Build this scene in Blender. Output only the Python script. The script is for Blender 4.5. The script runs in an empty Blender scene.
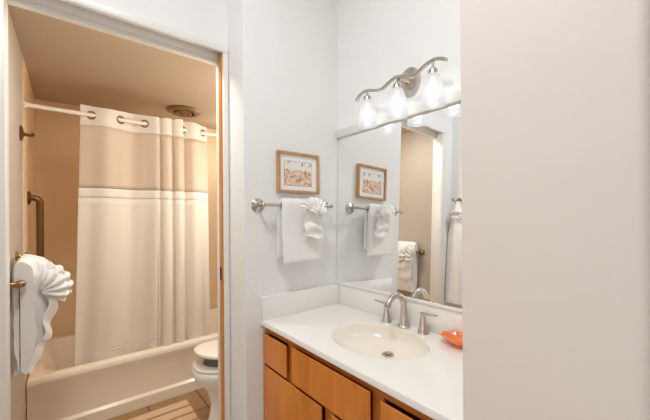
import bpy, bmesh, math, random
from mathutils import Vector, Matrix, noise
random.seed(4)
S = bpy.context.scene
COL = S.collection
PI = math.pi

# ------------------------------------------------------------------ camera
cd = bpy.data.cameras.new('camera')
cam = bpy.data.objects.new('camera', cd)
COL.objects.link(cam)
cam.location = (1.3713, -1.2095, 1.2743)
YAW, ROLL = math.radians(51.08), math.radians(-0.4)
cam.matrix_world = (Matrix.Translation(cam.location) @ Matrix.Rotation(YAW, 4, 'Z')
                    @ Matrix.Rotation(PI / 2, 4, 'X') @ Matrix.Rotation(ROLL, 4, 'Z'))
cd.sensor_width = 36.0
cd.lens = 36.0 * 317.16 / 650
cd.shift_y = 8.03 / 650
cd.clip_start = 0.02
S.camera = cam

# ------------------------------------------------------------------ light and exposure
S.view_settings.view_transform = 'Standard'
S.view_settings.look = 'None'
S.view_settings.gamma = 1.0
S.view_settings.use_curve_mapping = False
S.view_settings.exposure = 0.0
S.cycles.use_denoising = True
S.cycles.max_bounces = 10
S.cycles.diffuse_bounces = 6
S.cycles.sample_clamp_indirect = 6.0
S.cycles.caustics_reflective = True
S.cycles.caustics_refractive = False

w = bpy.data.worlds.new('world')
S.world = w
w.use_nodes = True
w.node_tree.nodes['Background'].inputs[0].default_value = (0.90, 0.95, 1.0, 1)
w.node_tree.nodes['Background'].inputs[1].default_value = 0.6


def light(name, kind, loc, power, color, rot=(0, 0, 0), size=0.1, size_y=None, shape=None):
    d = bpy.data.lights.new(name, kind)
    d.energy = power
    d.color = color
    if kind == 'AREA':
        d.shape = shape or 'RECTANGLE'
        d.size = size
        if size_y:
            d.size_y = size_y
    else:
        d.shadow_soft_size = size
    o = bpy.data.objects.new(name, d)
    o.location = loc
    o.rotation_euler = rot
    COL.objects.link(o)
    return o


# added fill light, shaped as an unseen window and ceiling lamp behind the camera
light('added_window_fill', 'AREA', (2.0, -3.92, 1.45), 20, (1.0, 0.955, 0.93), (PI / 2, 0, 0), 2.6, 1.9)
light('added_hall_fill', 'AREA', (1.0, -1.2, 2.86), 20, (0.92, 0.965, 1.0), (0, 0, 0), 0.42, shape='DISK')
LAMPS = [(0.304, -0.078), (0.483, -0.078), (0.661, -0.078)]
for lx, ly in LAMPS:
    light('vanity_bulb_light', 'POINT', (lx, ly, 1.762), 0.55, (0.95, 0.98, 1.0), size=0.022)
light('added_bathroom_fill', 'POINT', (-0.66, -0.02, 1.58), 16, (1.0, 0.94, 0.84), size=0.06)  # unseen source added to light the bathroom
light('added_shower_fill', 'POINT', (-1.50, 0.02, 1.90), 3.6, (1.0, 0.93, 0.82), size=0.06)  # unseen source added to brighten the inside of the tub
light('added_ceiling_fill', 'AREA', (-0.38, -0.95, 2.185), 5, (1.0, 0.95, 0.86), (0, 0, 0), 0.13, shape='DISK')  # unseen fill added above the door head


# ------------------------------------------------------------------ materials
def srgb(r, g, b):
    f = lambda c: ((c / 255 + 0.055) / 1.055) ** 2.4 if c > 10 else c / 255 / 12.92
    return (f(r), f(g), f(b), 1)


def mat(name, color, rough=0.6, metal=0.0, bump=0.0, bscale=60, spec=0.5, var=0.0, vscale=4, detail=3, coat=0.0,
        sheen=0.0):
    m = bpy.data.materials.new(name)
    m.use_nodes = True
    nt = m.node_tree
    b = nt.nodes['Principled BSDF']
    b.inputs['Base Color'].default_value = color
    b.inputs['Roughness'].default_value = rough
    b.inputs['Metallic'].default_value = metal
    b.inputs['Specular IOR Level'].default_value = spec
    b.inputs['Coat Weight'].default_value = coat
    b.inputs['Sheen Weight'].default_value = sheen
    tc = nt.nodes.new('ShaderNodeTexCoord')
    if bump:
        n = nt.nodes.new('ShaderNodeTexNoise')
        n.inputs['Scale'].default_value = bscale
        n.inputs['Detail'].default_value = detail
        nt.links.new(tc.outputs['Object'], n.inputs['Vector'])
        bp = nt.nodes.new('ShaderNodeBump')
        bp.inputs['Strength'].default_value = bump
        bp.inputs['Distance'].default_value = 0.01
        nt.links.new(n.outputs['Fac'], bp.inputs['Height'])
        nt.links.new(bp.outputs['Normal'], b.inputs['Normal'])
    if var:
        n2 = nt.nodes.new('ShaderNodeTexNoise')
        n2.inputs['Scale'].default_value = vscale
        n2.inputs['Detail'].default_value = 4
        nt.links.new(tc.outputs['Object'], n2.inputs['Vector'])
        r = nt.nodes.new('ShaderNodeValToRGB')
        c = color
        r.color_ramp.elements[0].color = (c[0] * (1 - var), c[1] * (1 - var), c[2] * (1 - var), 1)
        r.color_ramp.elements[1].color = (min(1, c[0] * (1 + var)), min(1, c[1] * (1 + var)), min(1, c[2] * (1 + var)), 1)
        r.color_ramp.elements[0].position = 0.3
        r.color_ramp.elements[1].position = 0.7
        nt.links.new(n2.outputs['Fac'], r.inputs['Fac'])
        nt.links.new(r.outputs['Color'], b.inputs['Base Color'])
    return m


def wall_mat(name, color, strength=0.25, scale=14):
    """hand trowelled plaster: broad soft lumps plus fine grain"""
    m = mat(name, color, 0.62, spec=0.3)
    nt = m.node_tree
    b = nt.nodes['Principled BSDF']
    tc = [n for n in nt.nodes if n.type == 'TEX_COORD'][0]
    n1 = nt.nodes.new('ShaderNodeTexNoise')
    n1.inputs['Scale'].default_value = scale
    n1.inputs['Detail'].default_value = 2
    n1.inputs['Distortion'].default_value = 0.6
    rr = nt.nodes.new('ShaderNodeValToRGB')
    rr.color_ramp.elements[0].position = 0.50
    rr.color_ramp.elements[1].position = 0.66
    n2 = nt.nodes.new('ShaderNodeTexNoise')
    n2.inputs['Scale'].default_value = 90
    ad = nt.nodes.new('ShaderNodeMath')
    ad.operation = 'MULTIPLY_ADD'
    ad.inputs[1].default_value = 0.12
    bp = nt.nodes.new('ShaderNodeBump')
    bp.inputs['Strength'].default_value = strength
    bp.inputs['Distance'].default_value = 0.006
    for n in (n1, n2):
        nt.links.new(tc.outputs['Object'], n.inputs['Vector'])
    nt.links.new(n1.outputs['Fac'], rr.inputs['Fac'])
    nt.links.new(n2.outputs['Fac'], ad.inputs[0])
    nt.links.new(rr.outputs['Color'], ad.inputs[2])
    nt.links.new(ad.outputs[0], bp.inputs['Height'])
    nt.links.new(bp.outputs['Normal'], b.inputs['Normal'])
    return m


def wood_mat(name, c1, c2, scale=(8, 8, 1.8), rough=0.38, coat=0.2):
    m = mat(name, c1, rough, coat=coat)
    nt = m.node_tree
    b = nt.nodes['Principled BSDF']
    tc = [n for n in nt.nodes if n.type == 'TEX_COORD'][0]
    mp = nt.nodes.new('ShaderNodeMapping')
    mp.inputs['Scale'].default_value = scale
    n = nt.nodes.new('ShaderNodeTexNoise')
    n.inputs['Scale'].default_value = 1.4
    n.inputs['Detail'].default_value = 6
    n.inputs['Distortion'].default_value = 0.7
    r = nt.nodes.new('ShaderNodeValToRGB')
    r.color_ramp.elements[0].color = c1
    r.color_ramp.elements[1].color = c2
    r.color_ramp.elements[0].position = 0.32
    r.color_ramp.elements[1].position = 0.68
    nt.links.new(tc.outputs['Object'], mp.inputs['Vector'])
    nt.links.new(mp.outputs['Vector'], n.inputs['Vector'])
    nt.links.new(n.outputs['Fac'], r.inputs['Fac'])
    nt.links.new(r.outputs['Color'], b.inputs['Base Color'])
    return m


M = {}
M['wall'] = wall_mat('white plaster', srgb(240, 240, 239), 0.17, 16)
M['wallnear'] = wall_mat('warm lit plaster partition', srgb(236, 227, 220), 0.07, 10)  # white wall paint with the warm pink light tinted into it
M['ceil'] = wall_mat('white ceiling', srgb(238, 236, 232), 0.2, 20)
M['trim'] = mat('white gloss trim', srgb(238, 235, 230), 0.35, bump=0.03, bscale=40)
M['bathwall'] = mat('shaded white bathroom paint', srgb(190, 180, 168), 0.55, bump=0.06, bscale=40)  # white wall paint, its shade mixed into the colour
M['surround'] = mat('almond tub surround', srgb(236, 208, 172), 0.5, bump=0.015, bscale=20)
M['bathceil'] = mat('bathroom ceiling paint', srgb(190, 170, 146), 0.7, bump=0.08, bscale=60)
M['tub'] = mat('almond tub enamel', srgb(248, 236, 218), 0.22, bump=0.005, bscale=5)
M['porcelain'] = mat('white porcelain', srgb(244, 240, 232), 0.12, coat=0.3, bump=0.003, bscale=8)
M['seat'] = mat('white seat plastic', srgb(240, 234, 224), 0.25, bump=0.003, bscale=8)
M['counter'] = mat('white cultured marble', srgb(240, 237, 232), 0.18, var=0.012, vscale=6, coat=0.2)
M['basin'] = mat('basin marble with reflected warmth', srgb(243, 235, 223), 0.15, var=0.02, vscale=5, coat=0.3)  # counter marble with warm reflections put into its colour
M['nickel'] = mat('brushed nickel', srgb(202, 194, 184), 0.28, metal=1.0, bump=0.01, bscale=200)
M['brass'] = mat('antique brass', srgb(160, 130, 92), 0.32, metal=1.0, bump=0.02, bscale=120)
M['bronze'] = mat('dark satin bronze', srgb(128, 100, 70), 0.34, metal=1.0, bump=0.02, bscale=120)
M['vent'] = mat('aged bronze vent', srgb(150, 124, 90), 0.5, metal=0.7, bump=0.02, bscale=90)
M['dark'] = mat('dark recess', srgb(48, 34, 22), 0.7, bump=0.02)
M['mtrim'] = mat('satin mirror channel', srgb(226, 223, 216), 0.4, metal=0.0, bump=0.01, bscale=100)
M['terry'] = mat('white terry cloth', srgb(244, 242, 239), 0.95, spec=0.1, bump=0.22, bscale=260, detail=2, sheen=0.3)
M['rod'] = mat('white enamelled rod', srgb(244, 236, 224), 0.3, bump=0.005, bscale=30)
M['wood'] = wood_mat('honey maple', srgb(200, 114, 36), srgb(222, 140, 56))
M['woodframe'] = wood_mat('honey maple frame', srgb(176, 96, 32), srgb(196, 114, 44))
M['doorwood'] = wood_mat('amber door edge', srgb(196, 122, 44), srgb(214, 144, 64), (30, 30, 1.2))
M['picframe'] = wood_mat('oak picture frame', srgb(178, 132, 84), srgb(204, 160, 110), (30, 6, 6), 0.45)
M['matboard'] = mat('white mat board', srgb(246, 245, 243), 0.8, bump=0.02, bscale=200)
M['shell'] = mat('orange glazed ceramic', srgb(238, 128, 62), 0.2, var=0.16, vscale=26, coat=0.5)
M['backing'] = mat('mirror backing', srgb(214, 213, 210), 0.7, bump=0.01)
M['dryer'] = mat('white satin plastic', srgb(242, 241, 238), 0.35, bump=0.004, bscale=30)

m = bpy.data.materials.new('mirror silver')
m.use_nodes = True
b = m.node_tree.nodes['Principled BSDF']
b.inputs['Base Color'].default_value = (0.955, 0.965, 0.962, 1)
b.inputs['Metallic'].default_value = 1
b.inputs['Roughness'].default_value = 0.0
M['mirror'] = m


def glow_glass(name, color, strength, trans=0.45):
    m = bpy.data.materials.new(name)
    m.use_nodes = True
    nt = m.node_tree
    nt.nodes.clear()
    out = nt.nodes.new('ShaderNodeOutputMaterial')
    tr = nt.nodes.new('ShaderNodeBsdfTransparent')
    tl = nt.nodes.new('ShaderNodeBsdfTranslucent')
    tl.inputs['Color'].default_value = (0.10, 0.10, 0.10, 1)
    gl = nt.nodes.new('ShaderNodeBsdfGlossy')
    gl.inputs['Roughness'].default_value = 0.25
    em = nt.nodes.new('ShaderNodeEmission')
    em.inputs['Color'].default_value = color
    em.inputs['Strength'].default_value = strength
    m1 = nt.nodes.new('ShaderNodeMixShader')
    m1.inputs[0].default_value = trans
    m2 = nt.nodes.new('ShaderNodeMixShader')
    m2.inputs[0].default_value = 0.06
    ad = nt.nodes.new('ShaderNodeAddShader')
    nt.links.new(tl.outputs[0], m1.inputs[1])
    nt.links.new(tr.outputs[0], m1.inputs[2])
    nt.links.new(m1.outputs[0], m2.inputs[1])
    nt.links.new(gl.outputs[0], m2.inputs[2])
    nt.links.new(m2.outputs[0], ad.inputs[0])
    nt.links.new(em.outputs[0], ad.inputs[1])
    nt.links.new(ad.outputs[0], out.inputs['Surface'])
    return m


def emit(name, color, strength):
    m = bpy.data.materials.new(name)
    m.use_nodes = True
    nt = m.node_tree
    nt.nodes.clear()
    out = nt.nodes.new('ShaderNodeOutputMaterial')
    em = nt.nodes.new('ShaderNodeEmission')
    em.inputs['Color'].default_value = color
    em.inputs['Strength'].default_value = strength
    nt.links.new(em.outputs[0], out.inputs['Surface'])
    return m


M['shade'] = glow_glass('frosted lamp shade', (1, 0.985, 0.965, 1), 0.40, 0.38)
M['bulb'] = glow_glass('lit bulb', (1, 0.97, 0.93, 1), 0.8, 0.8)
M['dome'] = glow_glass('warm lamp dome', (1, 0.88, 0.7, 1), 1.5, 0.8)
M['hallglass'] = emit('added hall lamp glass', (1, 0.94, 0.88, 1), 1.5)


def cloth_mat(name, color, alpha_trans, rough=0.8, weave=900):
    m = bpy.data.materials.new(name)
    m.use_nodes = True
    nt = m.node_tree
    b = nt.nodes['Principled BSDF']
    b.inputs['Base Color'].default_value = color
    b.inputs['Roughness'].default_value = rough
    b.inputs['Specular IOR Level'].default_value = 0.2
    out = nt.nodes['Material Output']
    tl = nt.nodes.new('ShaderNodeBsdfTranslucent')
    tl.inputs['Color'].default_value = color
    mx = nt.nodes.new('ShaderNodeMixShader')
    mx.inputs[0].default_value = alpha_trans
    nt.links.new(b.outputs[0], mx.inputs[1])
    nt.links.new(tl.outputs[0], mx.inputs[2])
    nt.links.new(mx.outputs[0], out.inputs['Surface'])
    tc = nt.nodes.new('ShaderNodeTexCoord')
    n = nt.nodes.new('ShaderNodeTexNoise')
    n.inputs['Scale'].default_value = weave
    bp = nt.nodes.new('ShaderNodeBump')
    bp.inputs['Strength'].default_value = 0.08
    nt.links.new(tc.outputs['Object'], n.inputs['Vector'])
    nt.links.new(n.outputs['Fac'], bp.inputs['Height'])
    nt.links.new(bp.outputs['Normal'], b.inputs['Normal'])
    return m


M['curtain'] = cloth_mat('cream curtain cloth', srgb(246, 237, 225), 0.25)
M['curtainband'] = cloth_mat('white curtain band', srgb(248, 240, 230), 0.2)
M['sheer'] = cloth_mat('beige sheer curtain', srgb(236, 220, 202), 0.32)


def floor_mat(name, c1, c2, grout, tile=0.32, off=(0.04, 0.12)):
    m = mat(name, c1, 0.45)
    nt = m.node_tree
    b = nt.nodes['Principled BSDF']
    tc = [n for n in nt.nodes if n.type == 'TEX_COORD'][0]
    mp = nt.nodes.new('ShaderNodeMapping')
    mp.inputs['Location'].default_value = (off[0], off[1], 0)
    br = nt.nodes.new('ShaderNodeTexBrick')
    br.offset = 0.0
    br.inputs['Color1'].default_value = c1
    br.inputs['Color2'].default_value = c2
    br.inputs['Mortar'].default_value = grout
    br.inputs['Scale'].default_value = 1.0
    br.inputs['Mortar Size'].default_value = 0.006
    br.inputs['Brick Width'].default_value = tile
    br.inputs['Row Height'].default_value = tile
    n = nt.nodes.new('ShaderNodeTexNoise')
    n.inputs['Scale'].default_value = 14
    n.inputs['Detail'].default_value = 5
    mx = nt.nodes.new('ShaderNodeMix')
    mx.data_type = 'RGBA'
    mx.blend_type = 'MULTIPLY'
    mx.inputs['Factor'].default_value = 0.35
    nt.links.new(tc.outputs['Object'], mp.inputs['Vector'])
    nt.links.new(mp.outputs['Vector'], br.inputs['Vector'])
    nt.links.new(tc.outputs['Object'], n.inputs['Vector'])
    nt.links.new(br.outputs['Color'], mx.inputs['A'])
    nt.links.new(n.outputs['Color'], mx.inputs['B'])
    nt.links.new(mx.outputs['Result'], b.inputs['Base Color'])
    return m


M['tile'] = floor_mat('brown floor tile', srgb(180, 142, 98), srgb(170, 132, 90), srgb(116, 88, 58))
M['halltile'] = floor_mat('beige hall tile', srgb(206, 190, 170), srgb(200, 184, 164), srgb(160, 144, 126))

# striped cotton bath mat
m = mat('striped cotton mat', srgb(222, 190, 156), 0.95, spec=0.1)
nt = m.node_tree
b = nt.nodes['Principled BSDF']
tc = [n for n in nt.nodes if n.type == 'TEX_COORD'][0]
wv = nt.nodes.new('ShaderNodeTexWave')
wv.bands_direction = 'X'
wv.inputs['Scale'].default_value = 3.4
wv.inputs['Distortion'].default_value = 0.15
rr = nt.nodes.new('ShaderNodeValToRGB')
rr.color_ramp.elements[0].color = srgb(176, 138, 98)
rr.color_ramp.elements[0].position = 0.05
rr.color_ramp.elements[1].color = srgb(226, 196, 164)
rr.color_ramp.elements[1].position = 0.22
nt.links.new(tc.outputs['Object'], wv.inputs['Vector'])
nt.links.new(wv.outputs['Color'], rr.inputs['Fac'])
nt.links.new(rr.outputs['Color'], b.inputs['Base Color'])
M['mat'] = m

# the small desert print: pale sky over pink and ochre rocks, speckled
m = mat('desert print', srgb(220, 190, 160), 0.6)
nt = m.node_tree
b = nt.nodes['Principled BSDF']
tc = [n for n in nt.nodes if n.type == 'TEX_COORD'][0]
sx = nt.nodes.new('ShaderNodeSeparateXYZ')
n1 = nt.nodes.new('ShaderNodeTexNoise')
n1.inputs['Scale'].default_value = 55
n1.inputs['Detail'].default_value = 6
vo = nt.nodes.new('ShaderNodeTexVoronoi')
vo.inputs['Scale'].default_value = 130
r1 = nt.nodes.new('ShaderNodeValToRGB')
e = r1.color_ramp.elements
e[0].color = srgb(104, 78, 62)
e[0].position = 0.40
e[1].color = srgb(240, 222, 202)
e[1].position = 0.80
k = e.new(0.50); k.color = srgb(178, 130, 100)
k = e.new(0.64); k.color = srgb(222, 184, 154)
r2 = nt.nodes.new('ShaderNodeValToRGB')
r2.color_ramp.elements[0].position = 0.088
r2.color_ramp.elements[1].position = 0.096
r2.color_ramp.interpolation = 'EASE'
mm = nt.nodes.new('ShaderNodeMath'); mm.operation = 'MULTIPLY_ADD'
mm.inputs[1].default_value = 0.03
avg = nt.nodes.new('ShaderNodeMath'); avg.operation = 'MULTIPLY_ADD'
avg.inputs[1].default_value = 0.35
mx = nt.nodes.new('ShaderNodeMix'); mx.data_type = 'RGBA'
mx.inputs['B'].default_value = srgb(240, 236, 230)
nt.links.new(tc.outputs['Object'], n1.inputs['Vector'])
nt.links.new(tc.outputs['Object'], vo.inputs['Vector'])
nt.links.new(tc.outputs['Object'], sx.inputs[0])
nt.links.new(vo.outputs['Distance'], avg.inputs[0])
nt.links.new(n1.outputs['Fac'], avg.inputs[2])
nt.links.new(avg.outputs[0], r1.inputs['Fac'])
nt.links.new(n1.outputs['Fac'], mm.inputs[0])
nt.links.new(sx.outputs['Z'], mm.inputs[2])
nt.links.new(mm.outputs[0], r2.inputs['Fac'])
nt.links.new(r2.outputs['Color'], mx.inputs['Factor'])
nt.links.new(r1.outputs['Color'], mx.inputs['A'])
nt.links.new(mx.outputs['Result'], b.inputs['Base Color'])
M['print'] = m
M['printdark'] = mat('print dark foliage', srgb(120, 104, 84), 0.7, var=0.3, vscale=200)


# ------------------------------------------------------------------ mesh helpers (world coordinates)
def box(bm, x0, x1, y0, y1, z0, z1, bev=0.0, seg=2):
    vs = [bm.verts.new((x, y, z)) for x in (x0, x1) for y in (y0, y1) for z in (z0, z1)]
    fs = [(0, 1, 3, 2), (4, 6, 7, 5), (0, 4, 5, 1), (2, 3, 7, 6), (0, 2, 6, 4), (1, 5, 7, 3)]
    faces = [bm.faces.new([vs[i] for i in f]) for f in fs]
    bmesh.ops.recalc_face_normals(bm, faces=faces)
    if bev:
        es = {e for f in faces for e in f.edges}
        bmesh.ops.bevel(bm, geom=list(es), offset=bev, segments=seg, profile=0.5, affect='EDGES')


def loft(bm, rings, cap=True, closed=True):
    rv = [[bm.verts.new(p) for p in r] for r in rings]
    n = len(rv[0])
    for a, b_ in zip(rv, rv[1:]):
        for i in range(n if closed else n - 1):
            j = (i + 1) % n
            bm.faces.new((a[i], a[j], b_[j], b_[i]))
    if cap:
        bm.faces.new(rv[0][::-1])
        bm.faces.new(rv[-1])


def tube(bm, pts, r, n=12, cap=True, flat=None):
    pts = [Vector(p) for p in pts]
    rs = r if isinstance(r, (list, tuple)) else [r] * len(pts)
    T = []
    for i in range(len(pts)):
        a = pts[max(0, i - 1)]
        c = pts[min(len(pts) - 1, i + 1)]
        T.append((c - a).normalized())
    up = Vector((0, 0, 1)) if abs(T[0].z) < 0.9 else Vector((1, 0, 0))
    N = (up - T[0] * up.dot(T[0])).normalized()
    rings = []
    for i, p in enumerate(pts):
        N = (N - T[i] * N.dot(T[i])).normalized()
        B = T[i].cross(N)
        fx, fy = flat if flat else (1, 1)
        rings.append([p + (N * math.cos(2 * PI * k / n) * fx + B * math.sin(2 * PI * k / n) * fy) * rs[i] for k in range(n)])
    loft(bm, rings, cap)


def lathe(bm, prof, c=(0, 0, 0), n=32, axis='Z', cap=True):
    rings = []
    for r, h in prof:
        ring = []
        for k in range(n):
            a = 2 * PI * k / n
            u, v = r * math.cos(a), r * math.sin(a)
            if axis == 'Z':
                p = (u, v, h)
            elif axis == 'X':
                p = (h, u, v)
            else:
                p = (u, h, v)
            ring.append(Vector(c) + Vector(p))
        rings.append(ring)
    loft(bm, rings, cap)


def torus(bm, c, R, r, normal, n=24, k=10):
    nrm = Vector(normal).normalized()
    up = Vector((0, 0, 1)) if abs(nrm.z) < 0.9 else Vector((1, 0, 0))
    A = up.cross(nrm).normalized()
    B = nrm.cross(A)
    vs = []
    for i in range(n):
        a = 2 * PI * i / n
        d = A * math.cos(a) + B * math.sin(a)
        vs.append([bm.verts.new(Vector(c) + d * (R + r * math.cos(2 * PI * j / k)) + nrm * (r * math.sin(2 * PI * j / k))) for j in range(k)])
    for i in range(n):
        for j in range(k):
            bm.faces.new((vs[i][j], vs[(i + 1) % n][j], vs[(i + 1) % n][(j + 1) % k], vs[i][(j + 1) % k]))


def grid(bm, f, nu, nv, skip=None):
    vs = [[bm.verts.new(f(i / nu, j / nv)) for j in range(nv + 1)] for i in range(nu + 1)]
    for i in range(nu):
        for j in range(nv):
            if skip and skip((i + .5) / nu, (j + .5) / nv):
                continue
            bm.faces.new((vs[i][j], vs[i + 1][j], vs[i + 1][j + 1], vs[i][j + 1]))


def spline(pts, per=8):
    pts = [Vector(p) for p in pts]
    out = []
    for i in range(len(pts) - 1):
        p0 = pts[max(0, i - 1)]; p1 = pts[i]; p2 = pts[i + 1]; p3 = pts[min(len(pts) - 1, i + 2)]
        for k in range(per):
            t = k / per
            out.append(0.5 * ((2 * p1) + (p2 - p0) * t + (2 * p0 - 5 * p1 + 4 * p2 - p3) * t * t + (3 * p1 - p0 - 3 * p2 + p3) * t ** 3))
    out.append(pts[-1])
    return out


def obj(name, bm, material, parent=None, label=None, cat=None, group=None, kind=None, angle=35, smooth=True,
        solid=0.0, sub=0, recalc=True):
    if recalc:
        bmesh.ops.recalc_face_normals(bm, faces=bm.faces[:])
    xs = [v.co for v in bm.verts]
    if parent is None:
        lo = Vector((min(v.x for v in xs), min(v.y for v in xs), min(v.z for v in xs)))
        hi = Vector((max(v.x for v in xs), max(v.y for v in xs), max(v.z for v in xs)))
        base = Vector(((lo.x + hi.x) / 2, (lo.y + hi.y) / 2, lo.z))
        loc = base
    else:
        p = parent
        base = Vector((0, 0, 0))
        while p is not None:
            base = base + p.location
            p = p.parent
        loc = Vector((0, 0, 0))
    bmesh.ops.translate(bm, verts=bm.verts[:], vec=-base)
    me = bpy.data.meshes.new(name)
    bm.to_mesh(me)
    bm.free()
    me.materials.append(material)
    if smooth:
        for p in me.polygons:
            p.use_smooth = True
        me.set_sharp_from_angle(angle=math.radians(angle))
    o = bpy.data.objects.new(name, me)
    o.location = loc
    COL.objects.link(o)
    if parent is not None:
        o.parent = parent
    if solid:
        s = o.modifiers.new('thickness', 'SOLIDIFY')
        s.thickness = solid
        s.offset = 0
    if sub:
        s = o.modifiers.new('smooth', 'SUBSURF')
        s.levels = sub
        s.render_levels = sub
    if label: o['label'] = label
    if cat: o['category'] = cat
    if group: o['group'] = group
    if kind: o['kind'] = kind
    return o


def thing(name, label, cat, loc, group=None, kind=None):
    o = bpy.data.objects.new(name, None)
    o.empty_display_size = 0.05
    o.location = loc
    COL.objects.link(o)
    o['label'] = label
    o['category'] = cat
    if group: o['group'] = group
    if kind: o['kind'] = kind
    return o


def struct(name, boxes, material, label, cat, bev=0.0, parent=None):
    bm = bmesh.new()
    for bx in boxes:
        box(bm, *bx, bev=bev)
    if parent:
        return obj(name, bm, material, parent)
    return obj(name, bm, material, None, label, cat, None, 'structure')


NB = bmesh.new

# ------------------------------------------------------------------ setting
ZC = 3.0          # vanity / hall ceiling
XD = -0.18         # face of the wall that holds the bathroom door
XB = -0.262        # bathroom side of that wall
YR, YL = -0.61, -1.379   # door opening
ZH = 2.072
BZ = 2.20          # bathroom ceiling
BX = -1.90         # tub back wall
BY0, BY1 = -1.41, 0.11

struct('floor', [(XD, 4.1, -4.0, 2.3, -0.08, 0)], M['halltile'], 'beige tiled floor of the vanity area', 'floor')
struct('floor_bathroom', [(-2.0, XD, -1.56, 0.2, -0.08, 0)], M['tile'], 'brown square tiled bathroom floor in front of the tub', 'floor')
struct('ceiling', [(-0.4, 4.1, -4.0, 2.3, ZC, ZC + 0.1)], M['ceil'], 'white ceiling over the vanity area', 'ceiling')
struct('ceiling_bathroom', [(-2.0, XB, -1.55, 0.2, BZ, BZ + 0.1)], M['bathceil'], 'low tan ceiling over the bathtub', 'ceiling')

# wall that carries the towel bar and the picture; its end forms the return beside the door
bm = NB()
box(bm, XB, 0.0, -0.58, 0.13, 0, ZC, bev=0.006, seg=3)
obj('wall_left', bm, M['wall'], None, 'white plaster wall with the framed picture and towel bar', 'wall', None, 'structure')
struct('wall_back', [(0.0, 1.035, 0.0, 0.12, 0, ZC)], M['wall'], 'white plaster wall behind the mirror and the three shade light', 'wall')
# partition close to the camera: bullnosed right corner
bm = NB()
ring = []
x0, x1, y0, y1, rr_ = 1.036, 1.318, -0.575, 2.2, 0.022
prof = [(x0, y1), (x0, y0 + 0.004), (x0 + 0.001, y0 + 0.001), (x0 + 0.004, y0)]
for k in range(7):
    a = -PI / 2 + (PI / 2) * k / 6
    prof.append((x1 - rr_ + rr_ * math.cos(a), y0 + rr_ + rr_ * math.sin(a)))
prof.append((x1, y1))
loft(bm, [[Vector((x, y, 0)) for x, y in prof], [Vector((x, y, ZC)) for x, y in prof]])
obj('wall_right', bm, M['wallnear'], None, 'plain white partition with pinkish light in its colour filling the right of the photo', 'wall', None, 'structure', angle=50)
# door wall, recessed
struct('wall_door', [(XD - 0.082, XD, -1.60, -0.575, ZH + 0.05, ZC), (XD - 0.082, XD, -1.60, YL - 0.012, 0, ZH + 0.05)],
       M['wall'], 'white wall over the bathroom doorway', 'wall')
bm = NB()
box(bm, XB, 0.0, -4.0, -1.56, 0, ZC, bev=0.006, seg=3)
obj('wall_hall', bm, M['wall'], None, 'white wall left of the bathroom doorway, seen only in the mirror', 'wall', None, 'structure')
# bathroom walls
struct('wall_bath_left', [(-1.08, XB, -1.55, BY0, 0, BZ)], M['bathwall'], 'white painted wall, shade in its colour, with the hooks at the far left of the photo', 'wall')
struct('wall_tub_left', [(-2.0, -1.08, -1.55, BY0 + 0.004, 0, BZ)], M['surround'], 'almond tub surround wall with the grab bar', 'wall')
struct('wall_tub_back', [(-2.0, BX, BY0 + 0.004, BY1 + 0.02, 0, BZ)], M['surround'], 'almond tub surround wall behind the curtain', 'wall')
struct('wall_bath_right', [(BX, XB, BY1, BY1 + 0.1, 0, BZ)], M['bathwall'], 'shade-toned white wall behind the toilet', 'wall')
# rest of the room behind the camera
struct('wall_front', [(0.0, 0.7, -4.1, -4.0, 0, ZC), (3.3, 4.1, -4.1, -4.0, 0, ZC), (0.7, 3.3, -4.1, -4.0, 0, 0.5), (0.7, 3.3, -4.1, -4.0, 2.4, ZC)],
       M['wall'], 'white wall with an added big window behind the camera', 'wall')
struct('wall_far', [(4.0, 4.1, -4.0, 2.3, 0, ZC)], M['wall'], 'white wall on the far side of the hall', 'wall')
struct('wall_end', [(1.318, 4.0, 2.2, 2.3, 0, ZC)], M['wall'], 'white wall at the end of the hall', 'wall')
wn = struct('added_window_1', [(0.7, 3.3, -4.08, -4.02, 0.5, 0.56), (0.7, 3.3, -4.08, -4.02, 2.34, 2.4), (0.7, 0.76, -4.08, -4.02, 0.56, 2.34),
                         (3.24, 3.3, -4.08, -4.02, 0.56, 2.34), (1.97, 2.03, -4.08, -4.02, 0.56, 2.34)], M['trim'],
            'added white framed window behind the camera', 'window')  # window added to give the fill light an opening

# door trim: thin casing, split jamb of the pocket door
bm = NB()
box(bm, XD - 0.008, XD + 0.014, -1.435, -0.582, ZH + 0.030, ZH + 0.066, 0.004)       # head casing
obj('trim_1', bm, M['trim'], None, 'white moulded head casing over the bathroom doorway', 'trim', None, 'structure')
struct('trim_2', [(-0.188, XD + 0.012, -0.608, -0.583, 0, ZH + 0.030)], M['trim'], 'narrow white casing strip right of the amber door edge', 'trim', 0.002)
struct('trim_3', [(XD, XD + 0.012, -1.435, YL, 0, ZH + 0.030), (XB, XD, YL - 0.012, YL, 0, ZH + .03)], M['trim'], 'white casing and jamb at the left edge of the photo', 'trim', 0.003)
struct('trim_4', [(XB, -0.226, -0.612, -0.585, 0, ZH)], M['trim'], 'cream jamb strip left of the amber door edge', 'trim', 0.002)
struct('trim_5', [(XB, -0.228, -1.379, -0.585, ZH - 0.006, ZH + 0.05), (-0.226, -0.222, -1.379, -0.585, ZH + 0.010, ZH + 0.05)], M['trim'],
       'cream split head jamb of the pocket door', 'trim', 0.003)
d = struct('door_1', [(-0.224, -0.190, -0.613, -0.585, 0.01, ZH + 0.03)], M['doorwood'], 'amber wood edge of the pocket door in the door jamb', 'door')
bm = NB()
box(bm, -0.216, -0.198, -0.6155, -0.611, 0.965, 1.03, 0.001)
obj('latch', bm, M['dark'], d, label='dark metal latch')

# ------------------------------------------------------------------ bathtub
tub = thing('bathtub', 'almond bathtub behind the shower curtain', 'bathtub', (-1.49, -0.65, 0))
TX0, TX1, TY0, TY1, TZ = BX + 0.004, -1.08, BY0 + 0.008, BY1 - 0.004, 0.362


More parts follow.
